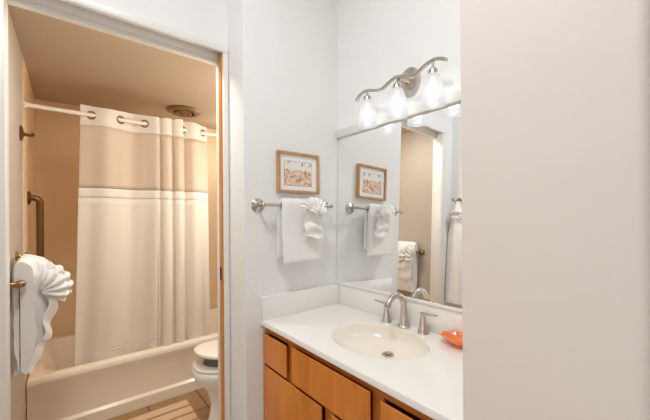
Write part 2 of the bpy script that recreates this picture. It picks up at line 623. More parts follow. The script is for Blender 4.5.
def rrect(x0, x1, y0, y1, r, z, n=8):
    pts = []
    for cx, cy, a0 in ((x1 - r, y1 - r, 0), (x0 + r, y1 - r, PI / 2), (x0 + r, y0 + r, PI), (x1 - r, y0 + r, 1.5 * PI)):
        for k in range(n + 1):
            a = a0 + PI / 2 * k / n
            pts.append(Vector((cx + r * math.cos(a), cy + r * math.sin(a), z)))
    return pts


bm = NB()
loft(bm, [rrect(TX0, TX1, TY0, TY1, 0.006, 0.0), rrect(TX0, TX1, TY0, TY1, 0.006, 0.07),
          rrect(TX0, TX1 - 0.018, TY0, TY1, 0.006, 0.085),
          rrect(TX0, TX1 - 0.016, TY0, TY1, 0.006, 0.30), rrect(TX0, TX1, TY0, TY1, 0.006, 0.325),
          rrect(TX0, TX1, TY0, TY1, 0.008, TZ - 0.015), rrect(TX0 + 0.004, TX1 - 0.005, TY0 + .004, TY1 - .004, 0.010, TZ - 0.004),
          rrect(TX0 + 0.01, TX1 - 0.015, TY0 + .01, TY1 - .01, 0.02, TZ),
          rrect(TX0 + 0.07, TX1 - 0.065, TY0 + .06, TY1 - .08, 0.12, TZ), rrect(TX0 + 0.078, TX1 - 0.073, TY0 + .07, TY1 - .09, 0.12, TZ - 0.008),
          rrect(TX0 + 0.10, TX1 - 0.09, TY0 + .12, TY1 - .13, 0.14, 0.16), rrect(TX0 + 0.14, TX1 - 0.13, TY0 + .19, TY1 - .20, 0.14, 0.075),
          rrect(TX0 + 0.18, TX1 - 0.17, TY0 + .26, TY1 - .27, 0.12, 0.06)], cap=True)
obj('tub_shell', bm, M['tub'], tub, angle=40)
bm = NB()
lathe(bm, [(0.001, 0.066), (0.03, 0.066), (0.032, 0.062), (0.034, 0.058)], (-1.49, TY1 - .36, 0), 20)
obj('drain', bm, M['nickel'], tub, label='metal drain')

# ------------------------------------------------------------------ shower curtain and rod
RX, RZ = -1.115, 1.935
bm = NB()
tube(bm, [(RX, BY0 + 0.006, RZ), (RX, BY1, RZ)], 0.0125, 16)
rodt = thing('curtain_rod', 'white shower curtain rod running over the bathtub', 'curtain rod', (RX, -0.65, RZ))
obj('rod', bm, M['rod'], rodt)
for yy, sg in ((BY0 + 0.005, 1), (BY1 - 0.001, -1)):
    bm = NB()
    lathe(bm, [(0.019, 0), (0.019, 0.005 * sg), (0.016, 0.009 * sg), (0.0135, 0.012 * sg)], (RX, yy, RZ), 20, 'Y')
    obj('flange', bm, M['rod'], rodt)

PATH = [(-1.150, -0.014), (-1.094, 0.0), (-1.010, 0.030), (-0.938, 0.0), (-0.868, -0.030), (-0.798, 0.0), (-0.735, 0.034), (-0.712, 0.026),
        (-0.704, 0.014), (-0.698, 0.016), (-0.690, 0.036), (-0.662, 0.046), (-0.636, 0.036), (-0.630, 0.015), (-0.618, 0.015), (-0.612, 0.036),
        (-0.586, 0.046), (-0.560, 0.036), (-0.554, 0.014), (-0.546, 0.0), (-0.536, -0.004), (-0.524, 0.010), (-0.490, 0.034), (-0.450, 0.030),
        (-0.408, 0.0), (-0.372, -0.012)]
CP = spline([(0, y, x) for y, x in PATH], 7)
CP = [(p.y, p.z) for p in CP]
NP_ = len(CP) - 1
ARC = [0.0]
for a, c in zip(CP, CP[1:]):
    ARC.append(ARC[-1] + math.hypot(c[0] - a[0], c[1] - a[1]))
RINGS = [-1.094, -0.938, -0.798, -0.546, -0.408]
CZT, CZB = 1.992, 0.20


def cpoint(u, z):
    f = u * NP_
    i = min(NP_ - 1, int(f))
    t = f - i
    y = CP[i][0] * (1 - t) + CP[i + 1][0] * t
    x = CP[i][1] * (1 - t) + CP[i + 1][1] * t
    q = (CZT - z) / (CZT - CZB)
    y2 = -0.77 + (y + 0.77) * (1 + 0.11 * q)
    amp = 1 - 0.35 * q
    fold = 0.0
    if y > -0.72:
        amp = 1 + 0.35 * q
    else:
        fold = 0.008 * math.sin(y * 26 + q * 2.0) * q + 0.005 * math.sin(y * 61 + 1.0 + q * 3) * q
    lean = -0.075 * q ** 1.2
    zz = z + (0.006 * math.sin(y * 20) if z > CZT - 0.01 else 0)
    return Vector((RX + x * amp + fold + lean, y2, zz))


def ring_u(yr):
    best = min(range(len(CP)), key=lambda i: abs(CP[i][0] - yr) + abs(CP[i][1]) * 0.5)
    return best / NP_


RU = [ring_u(y) for y in RINGS]
cur = thing('shower_curtain', 'cream shower curtain with a beige sheer upper panel hanging over the tub', 'shower curtain', (RX, -0.77, 0.2))


def curtain_piece(name, z0, z1, nz, material, off=0.0, holes=False, label=None, nmul=1):
    bm = NB()

    def f(u, v):
        p = cpoint(u, z0 + (z1 - z0) * v)
        p.x += off
        return p

    def skip(u, v):
        p = cpoint(u, z0 + (z1 - z0) * v)
        for ru in RU:
            c = cpoint(ru, RZ)
            if (p - c).length < 0.021:
                return True
        return False
    grid(bm, f, NP_ * nmul, nz, skip if holes else None)
    o = obj(name, bm, material, cur, label=label, angle=80, solid=0.0016)
    return o


curtain_piece('top_band', 1.872, CZT, 44, M['curtainband'], holes=True, label='white band with ring holes', nmul=2)
curtain_piece('sheer_panel', 1.475, 1.872, 12, M['sheer'], label='beige sheer panel')
curtain_piece('seam_band', 1.415, 1.475, 4, M['curtainband'], 0.0, label='pale seam band')
curtain_piece('lower_panel', CZB, 1.415, 30, M['curtain'], label='cream opaque cloth')
for ru in RU:
    c = cpoint(ru, RZ)
    a = cpoint(max(0, ru - 0.01), RZ)
    e_ = cpoint(min(1, ru + 0.01), RZ)
    t = (e_ - a)
    bm = NB()
    torus(bm, c, 0.0225, 0.0055, (t.y, -t.x, 0), 28, 10)
    obj('grommet', bm, M['brass'], cur, label='bronze ring')
# small pale dashes in pairs along the hem just above the rim
for u in (0.10, 0.215, 0.60, 0.72, 0.86, 0.95):
    bm = NB()
    for dz in (0.0, 0.022):
        def f(a, v, dz=dz, u=u):
            p = cpoint(u + 0.045 * a, 0.405 + dz + 0.008 * v)
            p.x += 0.003
            return p
        grid(bm, f, 6, 1)
    obj('hem_dash', bm, M['curtainband'], cur, label='pale hem dash', solid=0.0015)

# ------------------------------------------------------------------ grab bar, hooks, vent
gb = thing('grab_bar', 'bronze vertical grab bar on the tub surround wall', 'grab bar', (-1.30, BY0, 0.8))
bm = NB()
gy = BY0 + 0.004
pts = [(-1.30, gy, 1.412)] + [(-1.30, gy + 0.025, 1.412)]
for k in range(9):
    a = PI / 2 * k / 8
    pts.append((-1.30, gy + 0.022 + 0.034 * math.sin(a), 1.378 + 0.034 * math.cos(a)))
for k in range(9):
    a = PI / 2 * k / 8
    pts.append((-1.30, gy + 0.022 + 0.034 * math.cos(a), 0.884 - 0.034 * math.sin(a)))
pts += [(-1.30, gy + 0.02, 0.85), (-1.30, gy, 0.85)]
tube(bm, pts, 0.0185, 16)
obj('bar', bm, M['bronze'], gb)
for z in (1.412, 0.85):
    bm = NB()
    lathe(bm, [(0.042, 0), (0.042, 0.006), (0.036, 0.013), (0.017, 0.016)], (-1.30, gy, z), 28, 'Y')
    obj('flange', bm, M['bronze'], gb)

hk = thing('robe_hook', 'dark bronze robe hook on the bathroom wall above the grab bar', 'hook', (-0.97, BY0, 1.74))
bm = NB()
lathe(bm, [(0.042, 0), (0.042, 0.005), (0.032, 0.011), (0.014, 0.016)], (-0.97, BY0, 1.74), 28, 'Y')
obj('backplate', bm, M['bronze'], hk)
bm = NB()
tube(bm, [(-0.97, BY0 + 0.008, 1.738), (-0.97, BY0 + 0.03, 1.733), (-0.97, BY0 + 0.046, 1.734), (-0.97, BY0 + 0.054, 1.744)], [0.010, 0.008, 0.008, 0.0095], 12)
obj('peg', bm, M['bronze'], hk)

vt = thing('ceiling_vent', 'round bronze exhaust vent on the bathroom ceiling above the curtain', 'vent', (-1.49, -0.44, 2.2))
bm = NB()
lathe(bm, [(0.085, 2.198), (0.135, 2.2), (0.138, 2.194), (0.125, 2.180), (0.10, 2.172), (0.086, 2.176), (0.085, 2.198)], (-1.49, -0.44, 0), 40, cap=False)
obj('outer_ring', bm, M['vent'], vt)
bm = NB()
lathe(bm, [(0.088, 2.197), (0.001, 2.197)], (-1.49, -0.44, 0), 32)
obj('opening', bm, M['dark'], vt, label='dark opening')
bm = NB()
lathe(bm, [(0.045, 2.176), (0.065, 2.180), (0.063, 2.172), (0.045, 2.168), (0.045, 2.176)], (-1.49, -0.44, 0), 32, cap=False)
for k in range(3):
    a = 2 * PI * k / 3 + 0.3
    tube(bm, [(-1.49 + 0.02 * math.cos(a), -0.44 + 0.02 * math.sin(a), 2.172), (-1.49 + 0.1 * math.cos(a), -0.44 + 0.1 * math.sin(a), 2.18)], 0.006, 8)
obj('inner_ring', bm, M['vent'], vt)
bm = NB()
lathe(bm, [(0.001, 2.196), (0.028, 2.190), (0.028, 2.170), (0.014, 2.160), (0.001, 2.158)], (-1.49, -0.44, 0), 24)
obj('knob', bm, M['vent'], vt)

# unseen fixtures added to brighten the bathroom: a globe on the wall behind the toilet and a recessed downlight inside the door head
cl = thing('added_wall_lamp', 'added warm glass globe lamp on the bathroom wall above the toilet, out of view', 'lamp', (-0.66, BY1, 1.58))
bm = NB()
lathe(bm, [(0.001, BY1), (0.06, BY1), (0.06, BY1 - 0.015), (0.02, BY1 - 0.02), (0.015, BY1 - 0.05)], (-0.66, 0, 1.58), 28, 'Y')
obj('base', bm, M['nickel'], cl)
bm = NB()
lathe(bm, [(0.001, 0.085)] + [(0.085 * math.sin(PI * k / 14), 0.085 * math.cos(PI * k / 14)) for k in range(1, 14)] + [(0.001, -0.085)], (-0.66, -0.02, 1.58), 28)
obj('glass_globe', bm, M['dome'], cl)
cl = thing('added_shower_lamp', 'added round glass shower lamp on the end wall of the tub, hidden behind the curtain', 'lamp', (-1.50, BY1, 1.90))  # unseen lamp added to light the tub interior
bm = NB()
lathe(bm, [(0.001, BY1), (0.075, BY1), (0.075, BY1 - 0.015), (0.06, BY1 - 0.022)], (-1.50, 0, 1.90), 28, 'Y')
obj('base', bm, M['trim'], cl)
bm = NB()
lathe(bm, [(0.001, 0.07)] + [(0.07 * math.sin(PI * k / 14), 0.07 * math.cos(PI * k / 14)) for k in range(1, 14)] + [(0.001, -0.07)], (-1.50, 0.02, 1.90), 28)
obj('glass_globe', bm, M['dome'], cl)
cl = thing('fill_downlight', 'added unseen downlight in the bathroom ceiling, hidden behind the door head', 'lamp', (-0.38, -0.95, BZ))
bm = NB()
lathe(bm, [(0.070, BZ), (0.085, BZ), (0.085, BZ - 0.004), (0.070, BZ - 0.006), (0.070, BZ)], (-0.38, -0.95, 0), 32, cap=False)
obj('trim_ring', bm, M['trim'], cl)
bm = NB()
lathe(bm, [(0.070, BZ - 0.001), (0.001, BZ - 0.001)], (-0.38, -0.95, 0), 32)
obj('lens', bm, M['dome'], cl)

# ------------------------------------------------------------------ toilet
TXC = -0.575
ZT = 0.955
toi = thing('toilet', 'white toilet with its lid tilted up beside the tub', 'toilet', (TXC, -0.25, 0))


def egg(cx, yb, yf, hw, z, n=36, tilt=None):
    """horizontal egg outline: back at yb, tip at yf (towards -Y)"""
    pts = []
    yf -= 0.015
    z *= ZT
    cy = yb + (yf - yb) * 0.46
    for k in range(n):
        a = 2 * PI * k / n
        s, c = math.sin(a), math.cos(a)
        ly = (cy - yf) if s < 0 else (yb - cy)
        pts.append(Vector((cx + hw * math.copysign(abs(c) ** 0.9, c), cy + ly * s, z)))
    return pts


bm = NB()
loft(bm, [p for p in [egg(TXC, -0.10, -0.555, 0.115, 0.0), egg(TXC, -0.10, -0.555, 0.115, 0.03), egg(TXC, -0.10, -0.535, 0.104, 0.06),
          egg(TXC, -0.10, -0.525, 0.100, 0.15), egg(TXC, -0.10, -0.54, 0.112, 0.20), egg(TXC, -0.10, -0.56, 0.145, 0.26),
          egg(TXC, -0.10, -0.61, 0.172, 0.32), egg(TXC, -0.10, -0.63, 0.182, 0.36), egg(TXC, -0.10, -0.632, 0.184, 0.385),
          egg(TXC, -0.105, -0.626, 0.179, 0.395), egg(TXC, -0.16, -0.585, 0.140, 0.396), egg(TXC, -0.165, -0.575, 0.132, 0.385),
          egg(TXC, -0.20, -0.52, 0.11, 0.28), egg(TXC, -0.26, -0.44, 0.07, 0.20), egg(TXC, -0.30, -0.40, 0.04, 0.17)]])
obj('bowl', bm, M['porcelain'], toi, angle=60)


def ring_slab(bm, o_, i_, z0, z1, hinge, ang):
    rot = Matrix.Translation(hinge) @ Matrix.Rotation(ang, 4, 'X') @ Matrix.Translation(-hinge)
    e = 0.006
    n = 36
    def sc(pts, d, z):
        c = sum(pts, Vector()) / len(pts)
        r = []
        for p in pts:
            v = (p - c); v.z = 0
            q = p + v.normalized() * d
            q.z = z
            r.append(rot @ q)
        return r
    if i_ is None:
        loft(bm, [sc(o_, -e, z0), sc(o_, 0, z0 + e), sc(o_, 0, z1 - e), sc(o_, -e, z1 - 0.001), sc(o_, -0.03, z1 + 0.002)])
    else:
        rings = [sc(i_, 0, z0), sc(o_, -e, z0), sc(o_, 0, z0 + e), sc(o_, 0, z1 - e), sc(o_, -e, z1), sc(i_, e, z1), sc(i_, 0, z1 - e), sc(i_, 0, z0)]
        loft(bm, rings, cap=False)


hinge = Vector((TXC, -0.13, 0.396))
bm = NB()
ring_slab(bm, egg(TXC, -0.12, -0.628, 0.180, 0), egg(TXC, -0.19, -0.565, 0.125, 0), 0.380, 0.399, hinge, 0.0)
obj('seat', bm, M['seat'], toi)
bm = NB()
ring_slab(bm, egg(TXC, -0.12, -0.626, 0.182, 0), None, 0.401, 0.423, hinge, -math.radians(8))
obj('lid', bm, M['seat'], toi)
bm = NB()
box(bm, TXC - 0.21, TXC + 0.21, -0.10, 0.095, 0.37, 0.72, 0.02, 3)
box(bm, TXC - 0.11, TXC + 0.11, -0.14, 0.06, 0.25, 0.385, 0.02, 3)
obj('tank', bm, M['porcelain'], toi)
bm = NB()
box(bm, TXC - 0.22, TXC + 0.22, -0.112, 0.103, 0.72, 0.755, 0.012, 3)
obj('tank_lid', bm, M['porcelain'], toi)
bm = NB()
tube(bm, [(TXC - 0.16, -0.10, 0.66), (TXC - 0.16, -0.118, 0.66), (TXC - 0.12, -0.12, 0.655), (TXC - 0.09, -0.12, 0.65)], 0.007, 10)
obj('flush_lever', bm, M['nickel'], toi, label='metal flush lever')

# bath mat
bm = NB()
box(bm, -0.985, -0.42, -1.28, -0.575, 0.0, 0.012, 0.005, 2)
obj('bath_mat', bm, M['mat'], None, 'tan striped bath mat on the floor in front of the tub', 'mat')

# ------------------------------------------------------------------ towels
def draped_towel(name, axis, c, a0, a1, front, back, line_f, line_b, top, label, cat, slit=0.006, seed=0, wob=0.005, skew=0.0, rbar=0.012, ns=26):
    """a thick folded towel over a bar, solid, open along the slit under the bar.
    axis 'X': bar along X, front faces +Y; 'Y': bar along Y, front faces +X.  c = (depth, z) of the bar.
    line_f / line_b: outer distance of the flap from the bar at top, middle and hem"""
    def lerp3(l, t):
        return l[0] + (l[1] - l[0]) * t * 2 if t < .5 else l[1] + (l[2] - l[1]) * (t - .5) * 2
    cz = c[1]
    outer, inner = [], []
    n1 = 22
    for k in range(n1 + 1):
        t = 1 - k / n1
        outer.append((-lerp3(line_b, t), cz - back * t))
    for k in range(1, 14):
        a = PI - PI * k / 14
        rx = line_f[0] if a < PI / 2 else line_b[0]
        outer.append((rx * math.cos(a), cz + top * math.sin(a) ** 0.85))
    for k in range(n1 + 1):
        t = k / n1
        outer.append((lerp3(line_f, t), cz - front * t))
    # hem of the front flap, slit up to the bar, round the bar, down to the hem of the back flap
    low = lerp3(line_f, 1.0)
    inner.append((low * 0.72 + slit * .28, cz - front - 0.006))
    inner.append((max(slit, low * 0.30), cz - front - 0.004))
    for k in range(7):
        t = 1 - k / 6
        inner.append((slit * (1 if t < .5 else 1) + max(0, low - lerp3(line_f, 0)) * 0.6 * t, cz - (front - 0.01) * t - 0.012 * (1 - t)))
    for k in range(1, 8):
        a = -0.35 + (PI + 0.7) * k / 8
        inner.append((rbar * math.cos(a), cz + rbar * math.sin(a)))
    for k in range(7):
        t = k / 6
        inner.append((-slit, cz - (back - 0.01) * t - 0.012 * (1 - t)))
    lowb = lerp3(line_b, 1.0)
    inner.append((-max(slit, lowb * 0.30), cz - back - 0.004))
    inner.append((-lowb * 0.72 - slit * .28, cz - back - 0.006))
    prof = outer + inner
    rnd = seed * 7.3
    bm = NB()
    rings = []
    for i in range(ns + 1):
        u = i / ns
        e = min(u, 1 - u) * ns
        sc = 1.0 if e >= 5 else ((0.52, 0.76, 0.88, 0.95, 0.99)[int(e)] if axis == 'X' else (0.80, 0.92, 0.98, 1, 1)[int(e)])
        ss = a0 + (a1 - a0) * (u if e >= 1 else u)
        ring = []
        for k, (d, z) in enumerate(prof):
            isout = k < len(outer)
            nn = noise.noise(Vector((ss * 9 + rnd, d * 16, z * 6)))
            n2 = noise.noise(Vector((ss * 30 + rnd, d * 34, z * 18 + 3)))
            dd = d
            if isout:
                dd = d * (sc if abs(d) > slit else 1) + (wob * nn + wob * 0.4 * n2) * (1 if abs(d) > slit else 0.3)
                z = z + wob * 0.6 * n2 - (1 - sc) * 0.02 * (1 if z > cz - 0.02 else -0.3)
            q = max(0.0, (cz - z)) / max(front, back)
            s2 = ss + skew * q * (1 if d > 0 else -1) + (0.010 if axis == 'X' else 0.005) * noise.noise(Vector((z * 11, rnd + d * 12, u * 2)))
            ring.append(Vector((s2, c[0] + dd, z)) if axis == 'X' else Vector((c[0] + dd, s2, z)))
        rings.append(ring)
    loft(bm, rings)
    return obj(name, bm, M['terry'], None, label, cat, angle=65)


def fan_cloth(bm, fn, n_pleat=9, ang0=-1.1, ang1=1.1, r0=0.01, r1=0.08, depth=0.012, nr=10):
    """pleated fan; fn(x, y, d): local fan plane -> world"""
    nu = n_pleat * 6

    def f(u, v):
        a = ang0 + (ang1 - ang0) * u
        r = r0 + (r1 - r0) * v
        ph = u * n_pleat * 2 * PI
        d = depth * math.sin(ph) * (0.35 + 0.65 * v)
        edge = 0.006 * math.cos(ph) * v * v
        rr = r + edge
        return fn(rr * math.sin(a), rr * math.cos(a), d + 0.014 * math.sin(v * PI))
    grid(bm, f, nu, nr)


# --- towel bar on the white wall
TB = thing('towel_bar', 'satin nickel towel bar under the framed picture', 'towel bar', (0.0, -0.30, 1.335))
bm = NB()
tube(bm, [(0.066, -0.513, 1.337), (0.066, -0.112, 1.337)], 0.0075, 14)
obj('rail', bm, M['nickel'], TB)
for y in (-0.515, -0.112):
    bm = NB()
    lathe(bm, [(0.033, 0.0), (0.033, 0.005), (0.029, 0.009), (0.024, 0.010), (0.020, 0.014), (0.009, 0.018), (0.0075, 0.03), (0.0075, 0.054), (0.010, 0.058), (0.0105, 0.070), (0.008, 0.076), (0.001, 0.078)],
          (0, y, 1.337), 28, 'X')
    obj('post', bm, M['nickel'], TB)
draped_towel('hand_towel', 'Y', (0.066, 1.337), -0.428, -0.195, 0.272, 0.240, (0.026, 0.028, 0.030), (0.028, 0.032, 0.034), 0.034,
             'white towel folded over the nickel bar under the picture', 'towel', seed=1, wob=0.004, skew=0.008)

WX = 0.112
bm = NB()


def wbody(u, v):
    y = -0.330 + 0.118 * u
    z = 1.345 - 0.168 * v
    wv = 0.007 * math.sin(v * 17 + 1.6 * math.sin(u * 3.2) + u * 2)
    sw = 0.012 * (1 - abs(2 * v - 0.95)) * (u - .5) * -1
    return Vector((WX + 0.006 + 0.014 * math.sin(u * PI) + wv + 0.008 * noise.noise(Vector((u * 4, v * 6, 2))),
                   y + sw + 0.012 * (0.5 - u) * (1 - v) + 0.005 * math.sin(v * 9), z + 0.010 * math.sin(u * 5 + 1)))


grid(bm, wbody, 20, 34)
fan_cloth(bm, lambda x, y, d: Vector((WX + 0.022 + d, -0.282 + x * 1.05, 1.306 + y * 0.82)), 7, -1.25, 1.25, 0.008, 0.082, 0.010)
fan_cloth(bm, lambda x, y, d: Vector((WX + 0.034 + d, -0.262 + x * 0.95, 1.288 + y * 0.8)), 5, -1.2, 1.4, 0.006, 0.062, 0.009)
obj('washcloth', bm, M['terry'], None, 'white washcloth pleated into a fan, tucked on the towel under the picture', 'washcloth', angle=70, solid=0.007, sub=1,
    recalc=True)

# --- towel bar on the bathroom's left wall, seen from its end
LZ, LY = 1.020, BY0 + 0.044
LB = thing('towel_bar', 'antique brass towel bar behind the door casing at far left', 'towel bar', (-0.55, BY0, LZ))
bm = NB()
tube(bm, [(-0.345, LY, LZ), (-0.74, LY, LZ)], 0.008, 14)
obj('rail', bm, M['brass'], LB)
for x in (-0.375, -0.72):
    bm = NB()
    lathe(bm, [(0.030, 0.0), (0.030, 0.005), (0.023, 0.011), (0.011, 0.015), (0.009, 0.036), (0.013, 0.042), (0.0145, 0.052), (0.012, 0.062), (0.001, 0.066)],
          (x, BY0, LZ + (0.0 if x > -0.5 else 0.0)), 28, 'Y')
    obj('post', bm, M['brass'], LB)
bm = NB()
lathe(bm, [(0.001, 0.02), (0.009, 0.018), (0.012, 0.008), (0.010, 0.0), (0.008, -0.01)], (-0.345, LY, LZ), 20, 'X')
obj('finial', bm, M['brass'], LB)
hk2 = thing('robe_hook', 'small antique brass hook just above the bath towel at far left', 'hook', (-0.76, BY0, 1.10))

lathe_bm = NB()
lathe(lathe_bm, [(0.024, 0.0), (0.024, 0.004), (0.019, 0.008), (0.008, 0.011)], (-0.76, BY0, 1.10), 24, 'Y')
obj('backplate', lathe_bm, M['brass'], hk2)
bm = NB()
tube(bm, [(-0.76, BY0 + 0.008, 1.10), (-0.76, BY0 + 0.026, 1.093), (-0.76, BY0 + 0.036, 1.101), (-0.76, BY0 + 0.038, 1.117)], [0.007, 0.006, 0.006, 0.007], 10)
obj('peg', bm, M['brass'], hk2)
draped_towel('bath_towel', 'X', (LY, LZ), -0.70, -0.40, 0.368, 0.362, (0.094, 0.090, 0.050), (0.030, 0.032, 0.032), 0.094,
             'thick white bath towel over the brass bar at far left', 'towel', slit=0.0016, seed=3, wob=0.014)
FY = LY + 0.085
bm = NB()
for (xf, zf, r1, a0_, a1_, dp) in ((-0.405, LZ - 0.045, 0.098, 0.15, 2.15, 0.017), (-0.445, LZ - 0.035, 0.112, -0.05, 1.9, 0.017), (-0.49, LZ - 0.05, 0.104, 0.2, 2.2, 0.015)):
    fan_cloth(bm, lambda x, y, d: Vector((xf + d * 1.1, FY - 0.030 + x, zf + y)), 5, a0_, a1_, 0.012, r1, dp)


def lbody(u, v):
    x = -0.57 + 0.15 * u
    z = LZ - 0.02 - 0.235 * v
    return Vector((x + .02, FY + 0.006 + 0.034 * math.sin(u * PI) * (1 - 0.5 * v) + 0.008 * math.sin(v * 13 + u * 3) - 0.024 * v, z + 0.008 * math.sin(u * 7)))


grid(bm, lbody, 18, 26)
obj('washcloth', bm, M['terry'], None, 'white washcloth ruffled like a fan on the bath towel at far left', 'washcloth', angle=70, solid=0.008, sub=1)

# --- hook and towel on the return left of the doorway (seen in the mirror)
HX, HY, HZ = -0.10, -1.56, 1.50
hk3 = thing('towel_hook', 'antique brass double hook reflected at the right edge of the mirror', 'hook', (HX, HY, HZ))
bm = NB()
lathe(bm, [(0.026, 0), (0.026, 0.004), (0.02, 0.009), (0.008, 0.011)], (HX, HY, HZ), 24, 'Y')
obj('backplate', bm, M['brass'], hk3)
for s in (-1, 1):
    bm = NB()
    tube(bm, [(HX, HY + 0.008, HZ), (HX + s * 0.02, HY + 0.03, HZ - 0.006), (HX + s * 0.034, HY + 0.044, HZ + 0.004), (HX + s * 0.036, HY + 0.048, HZ + 0.02)], [0.007, 0.006, 0.006, 0.008], 10)
    obj('prong', bm, M['brass'], hk3)



def hang(u, v):
    a = 2 * PI * u
    hw = 0.020 + 0.055 * min(1, v * 3) + 0.010 * v
    hd = 0.014 + 0.012 * min(1, v * 3) + 0.014 * v
    fold = 1 + 0.16 * math.sin(a * 5 + v * 2) * min(1, v * 2 + .3)
    return Vector((HX + 0.01 + hw * math.cos(a) * fold, HY + 0.030 + 0.030 * v + hd * math.sin(a) * fold * 0.9, HZ - 0.005 - 0.90 * v))


bm = NB()
loft(bm, [[hang(k / 48, j / 30) for k in range(48)] for j in range(31)])
obj('hanging_towel', bm, M['terry'], None, 'long white towel hanging from the double hook, seen in the mirror edge', 'towel', angle=70)
bm = NB()
fan_cloth(bm, lambda x, y, d: Vector((HX + 0.01 + x * 0.9, HY + 0.050 + y * 0.7 + d * .3, HZ - 0.13 + y * 0.35 + d)), 6, -1.3, 1.3, 0.008, 0.075, 0.012)
fan_cloth(bm, lambda x, y, d: Vector((HX + 0.01 + x * 0.8, HY + 0.050 + y * 0.55 + d * .3, HZ - 0.155 - y * 0.15 + d)), 5, -1.3, 1.3, 0.008, 0.065, 0.012)
obj('washcloth', bm, M['terry'], None, 'white ruffled washcloth tucked on the hanging towel in the mirror edge', 'washcloth', angle=70, solid=0.007, sub=1)

# ------------------------------------------------------------------ framed picture
PY0, PY1, PZ0, PZ1 = -0.412, -0.157, 1.403, 1.610
pc = thing('framed_picture', 'small oak framed desert print on the white wall above the towel bar', 'picture', (0, (PY0 + PY1) / 2, PZ0))
bm = NB()
fw, fd = 0.013, 0.024
for (a, b0, z0, z1) in ((PY0, PY1, PZ1 - fw, PZ1), (PY0, PY1, PZ0, PZ0 + fw), (PY0, PY0 + fw, PZ0 + fw, PZ1 - fw), (PY1 - fw, PY1, PZ0 + fw, PZ1 - fw)):
    box(bm, 0.0005, fd, a, b0, z0, z1, 0.0015, 1)
obj('frame', bm, M['picframe'], pc)
bm = NB()
iy0, iy1, iz0, iz1 = -0.371, -0.204, 1.442, 1.565
box(bm, 0.002, 0.012, PY0 + fw, PY1 - fw, PZ0 + fw, PZ1 - fw)
obj('mat_board', bm, M['matboard'], pc)
bm = NB()
box(bm, 0.0121, 0.0130, iy0, iy1, iz0, iz1)
pr = obj('print', bm, M['print'], pc)
# give the print its own origin so its pattern is laid out from its lower edge
off = Vector((0.012, (iy0 + iy1) / 2, iz0)) - pc.location
pr.data.transform(Matrix.Translation(-off))
pr.location = off
bm = NB()
t_ = 0.0016
for (a, b0, z0, z1) in ((iy0 - t_, iy1 + t_, iz1, iz1 + t_), (iy0 - t_, iy1 + t_, iz0 - t_, iz0), (iy0 - t_, iy0, iz0, iz1), (iy1, iy1 + t_, iz0, iz1)):
    box(bm, 0.0121, 0.0128, a, b0, z0, z1)
for (y, z, w_, h_) in ((iy0 + 0.016, iz1 - 0.012, 0.006, 0.018), (iy0 + 0.026, iz1 - 0.006, 0.014, 0.008), (iy1 - 0.060, iz1 - 0.014, 0.010, 0.024),
                       (iy1 - 0.047, iz1 - 0.008, 0.008, 0.012), (iy1 - 0.020, iz1 - 0.020, 0.005, 0.036), (iy1 - 0.008, iz1 - 0.012, 0.010, 0.020)):
    tube(bm, [(0.0125, y - w_ * .2, z - h_ / 2), (0.0128, y + w_ * .15, z), (0.0125, y - w_ * .1, z + h_ / 2)], [w_ * .25, w_ * .5, w_ * .35], 8, flat=(0.15, 1))
obj('print_border', bm, M['printdark'], pc, label='dark edge line and foliage of the print')

# ------------------------------------------------------------------ mirror
MX0, MX1, MZ0, MZ1 = 0.004, 1.030, 0.905, 1.735
mir = thing('wall_mirror', 'large frameless wall mirror above the vanity backsplash', 'mirror', (0.52, -0.024, MZ0))
TILT = math.radians(1.5)


def tilted(bm):
    R_ = Matrix.Translation((0, -0.024, MZ0)) @ Matrix.Rotation(-TILT, 4, 'X') @ Matrix.Translation((0, 0.024, -MZ0))
    bmesh.ops.transform(bm, matrix=R_, verts=bm.verts[:])


bm = NB()
box(bm, MX0 + 0.001, MX1 - 0.001, -0.024, -0.020, MZ0, MZ1, 0.0008, 1)
tilted(bm)
obj('glass', bm, M['mirror'], mir, smooth=False)
bm = NB()
box(bm, MX0, MX1, -0.0198, -0.017, MZ0, MZ1)
tilted(bm)
obj('backing', bm, M['backing'], mir)
bm = NB()
box(bm, MX0 - 0.003, MX0 + 0.004, -0.0262, -0.017, MZ0, MZ1, 0.001, 1)
tilted(bm)
obj('edge_channel_or_reflection', bm, M['mtrim'], mir)
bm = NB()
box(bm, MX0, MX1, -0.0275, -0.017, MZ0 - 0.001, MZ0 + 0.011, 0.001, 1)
obj('edge_channel_or_reflection', bm, M['trim'], mir, label='white bottom strip, standing in for a reflection')  # white strip put in for the counter's reflection, no real channel
bm = NB()
box(bm, 0.001, 1.034, -0.022, 0.0, MZ1 - 0.006, MZ1 + 0.036, 0.003, 2)
obj('trim_6', bm, M['mtrim'], None, 'satin rail along the top edge of the wall mirror', 'trim', None, 'structure')

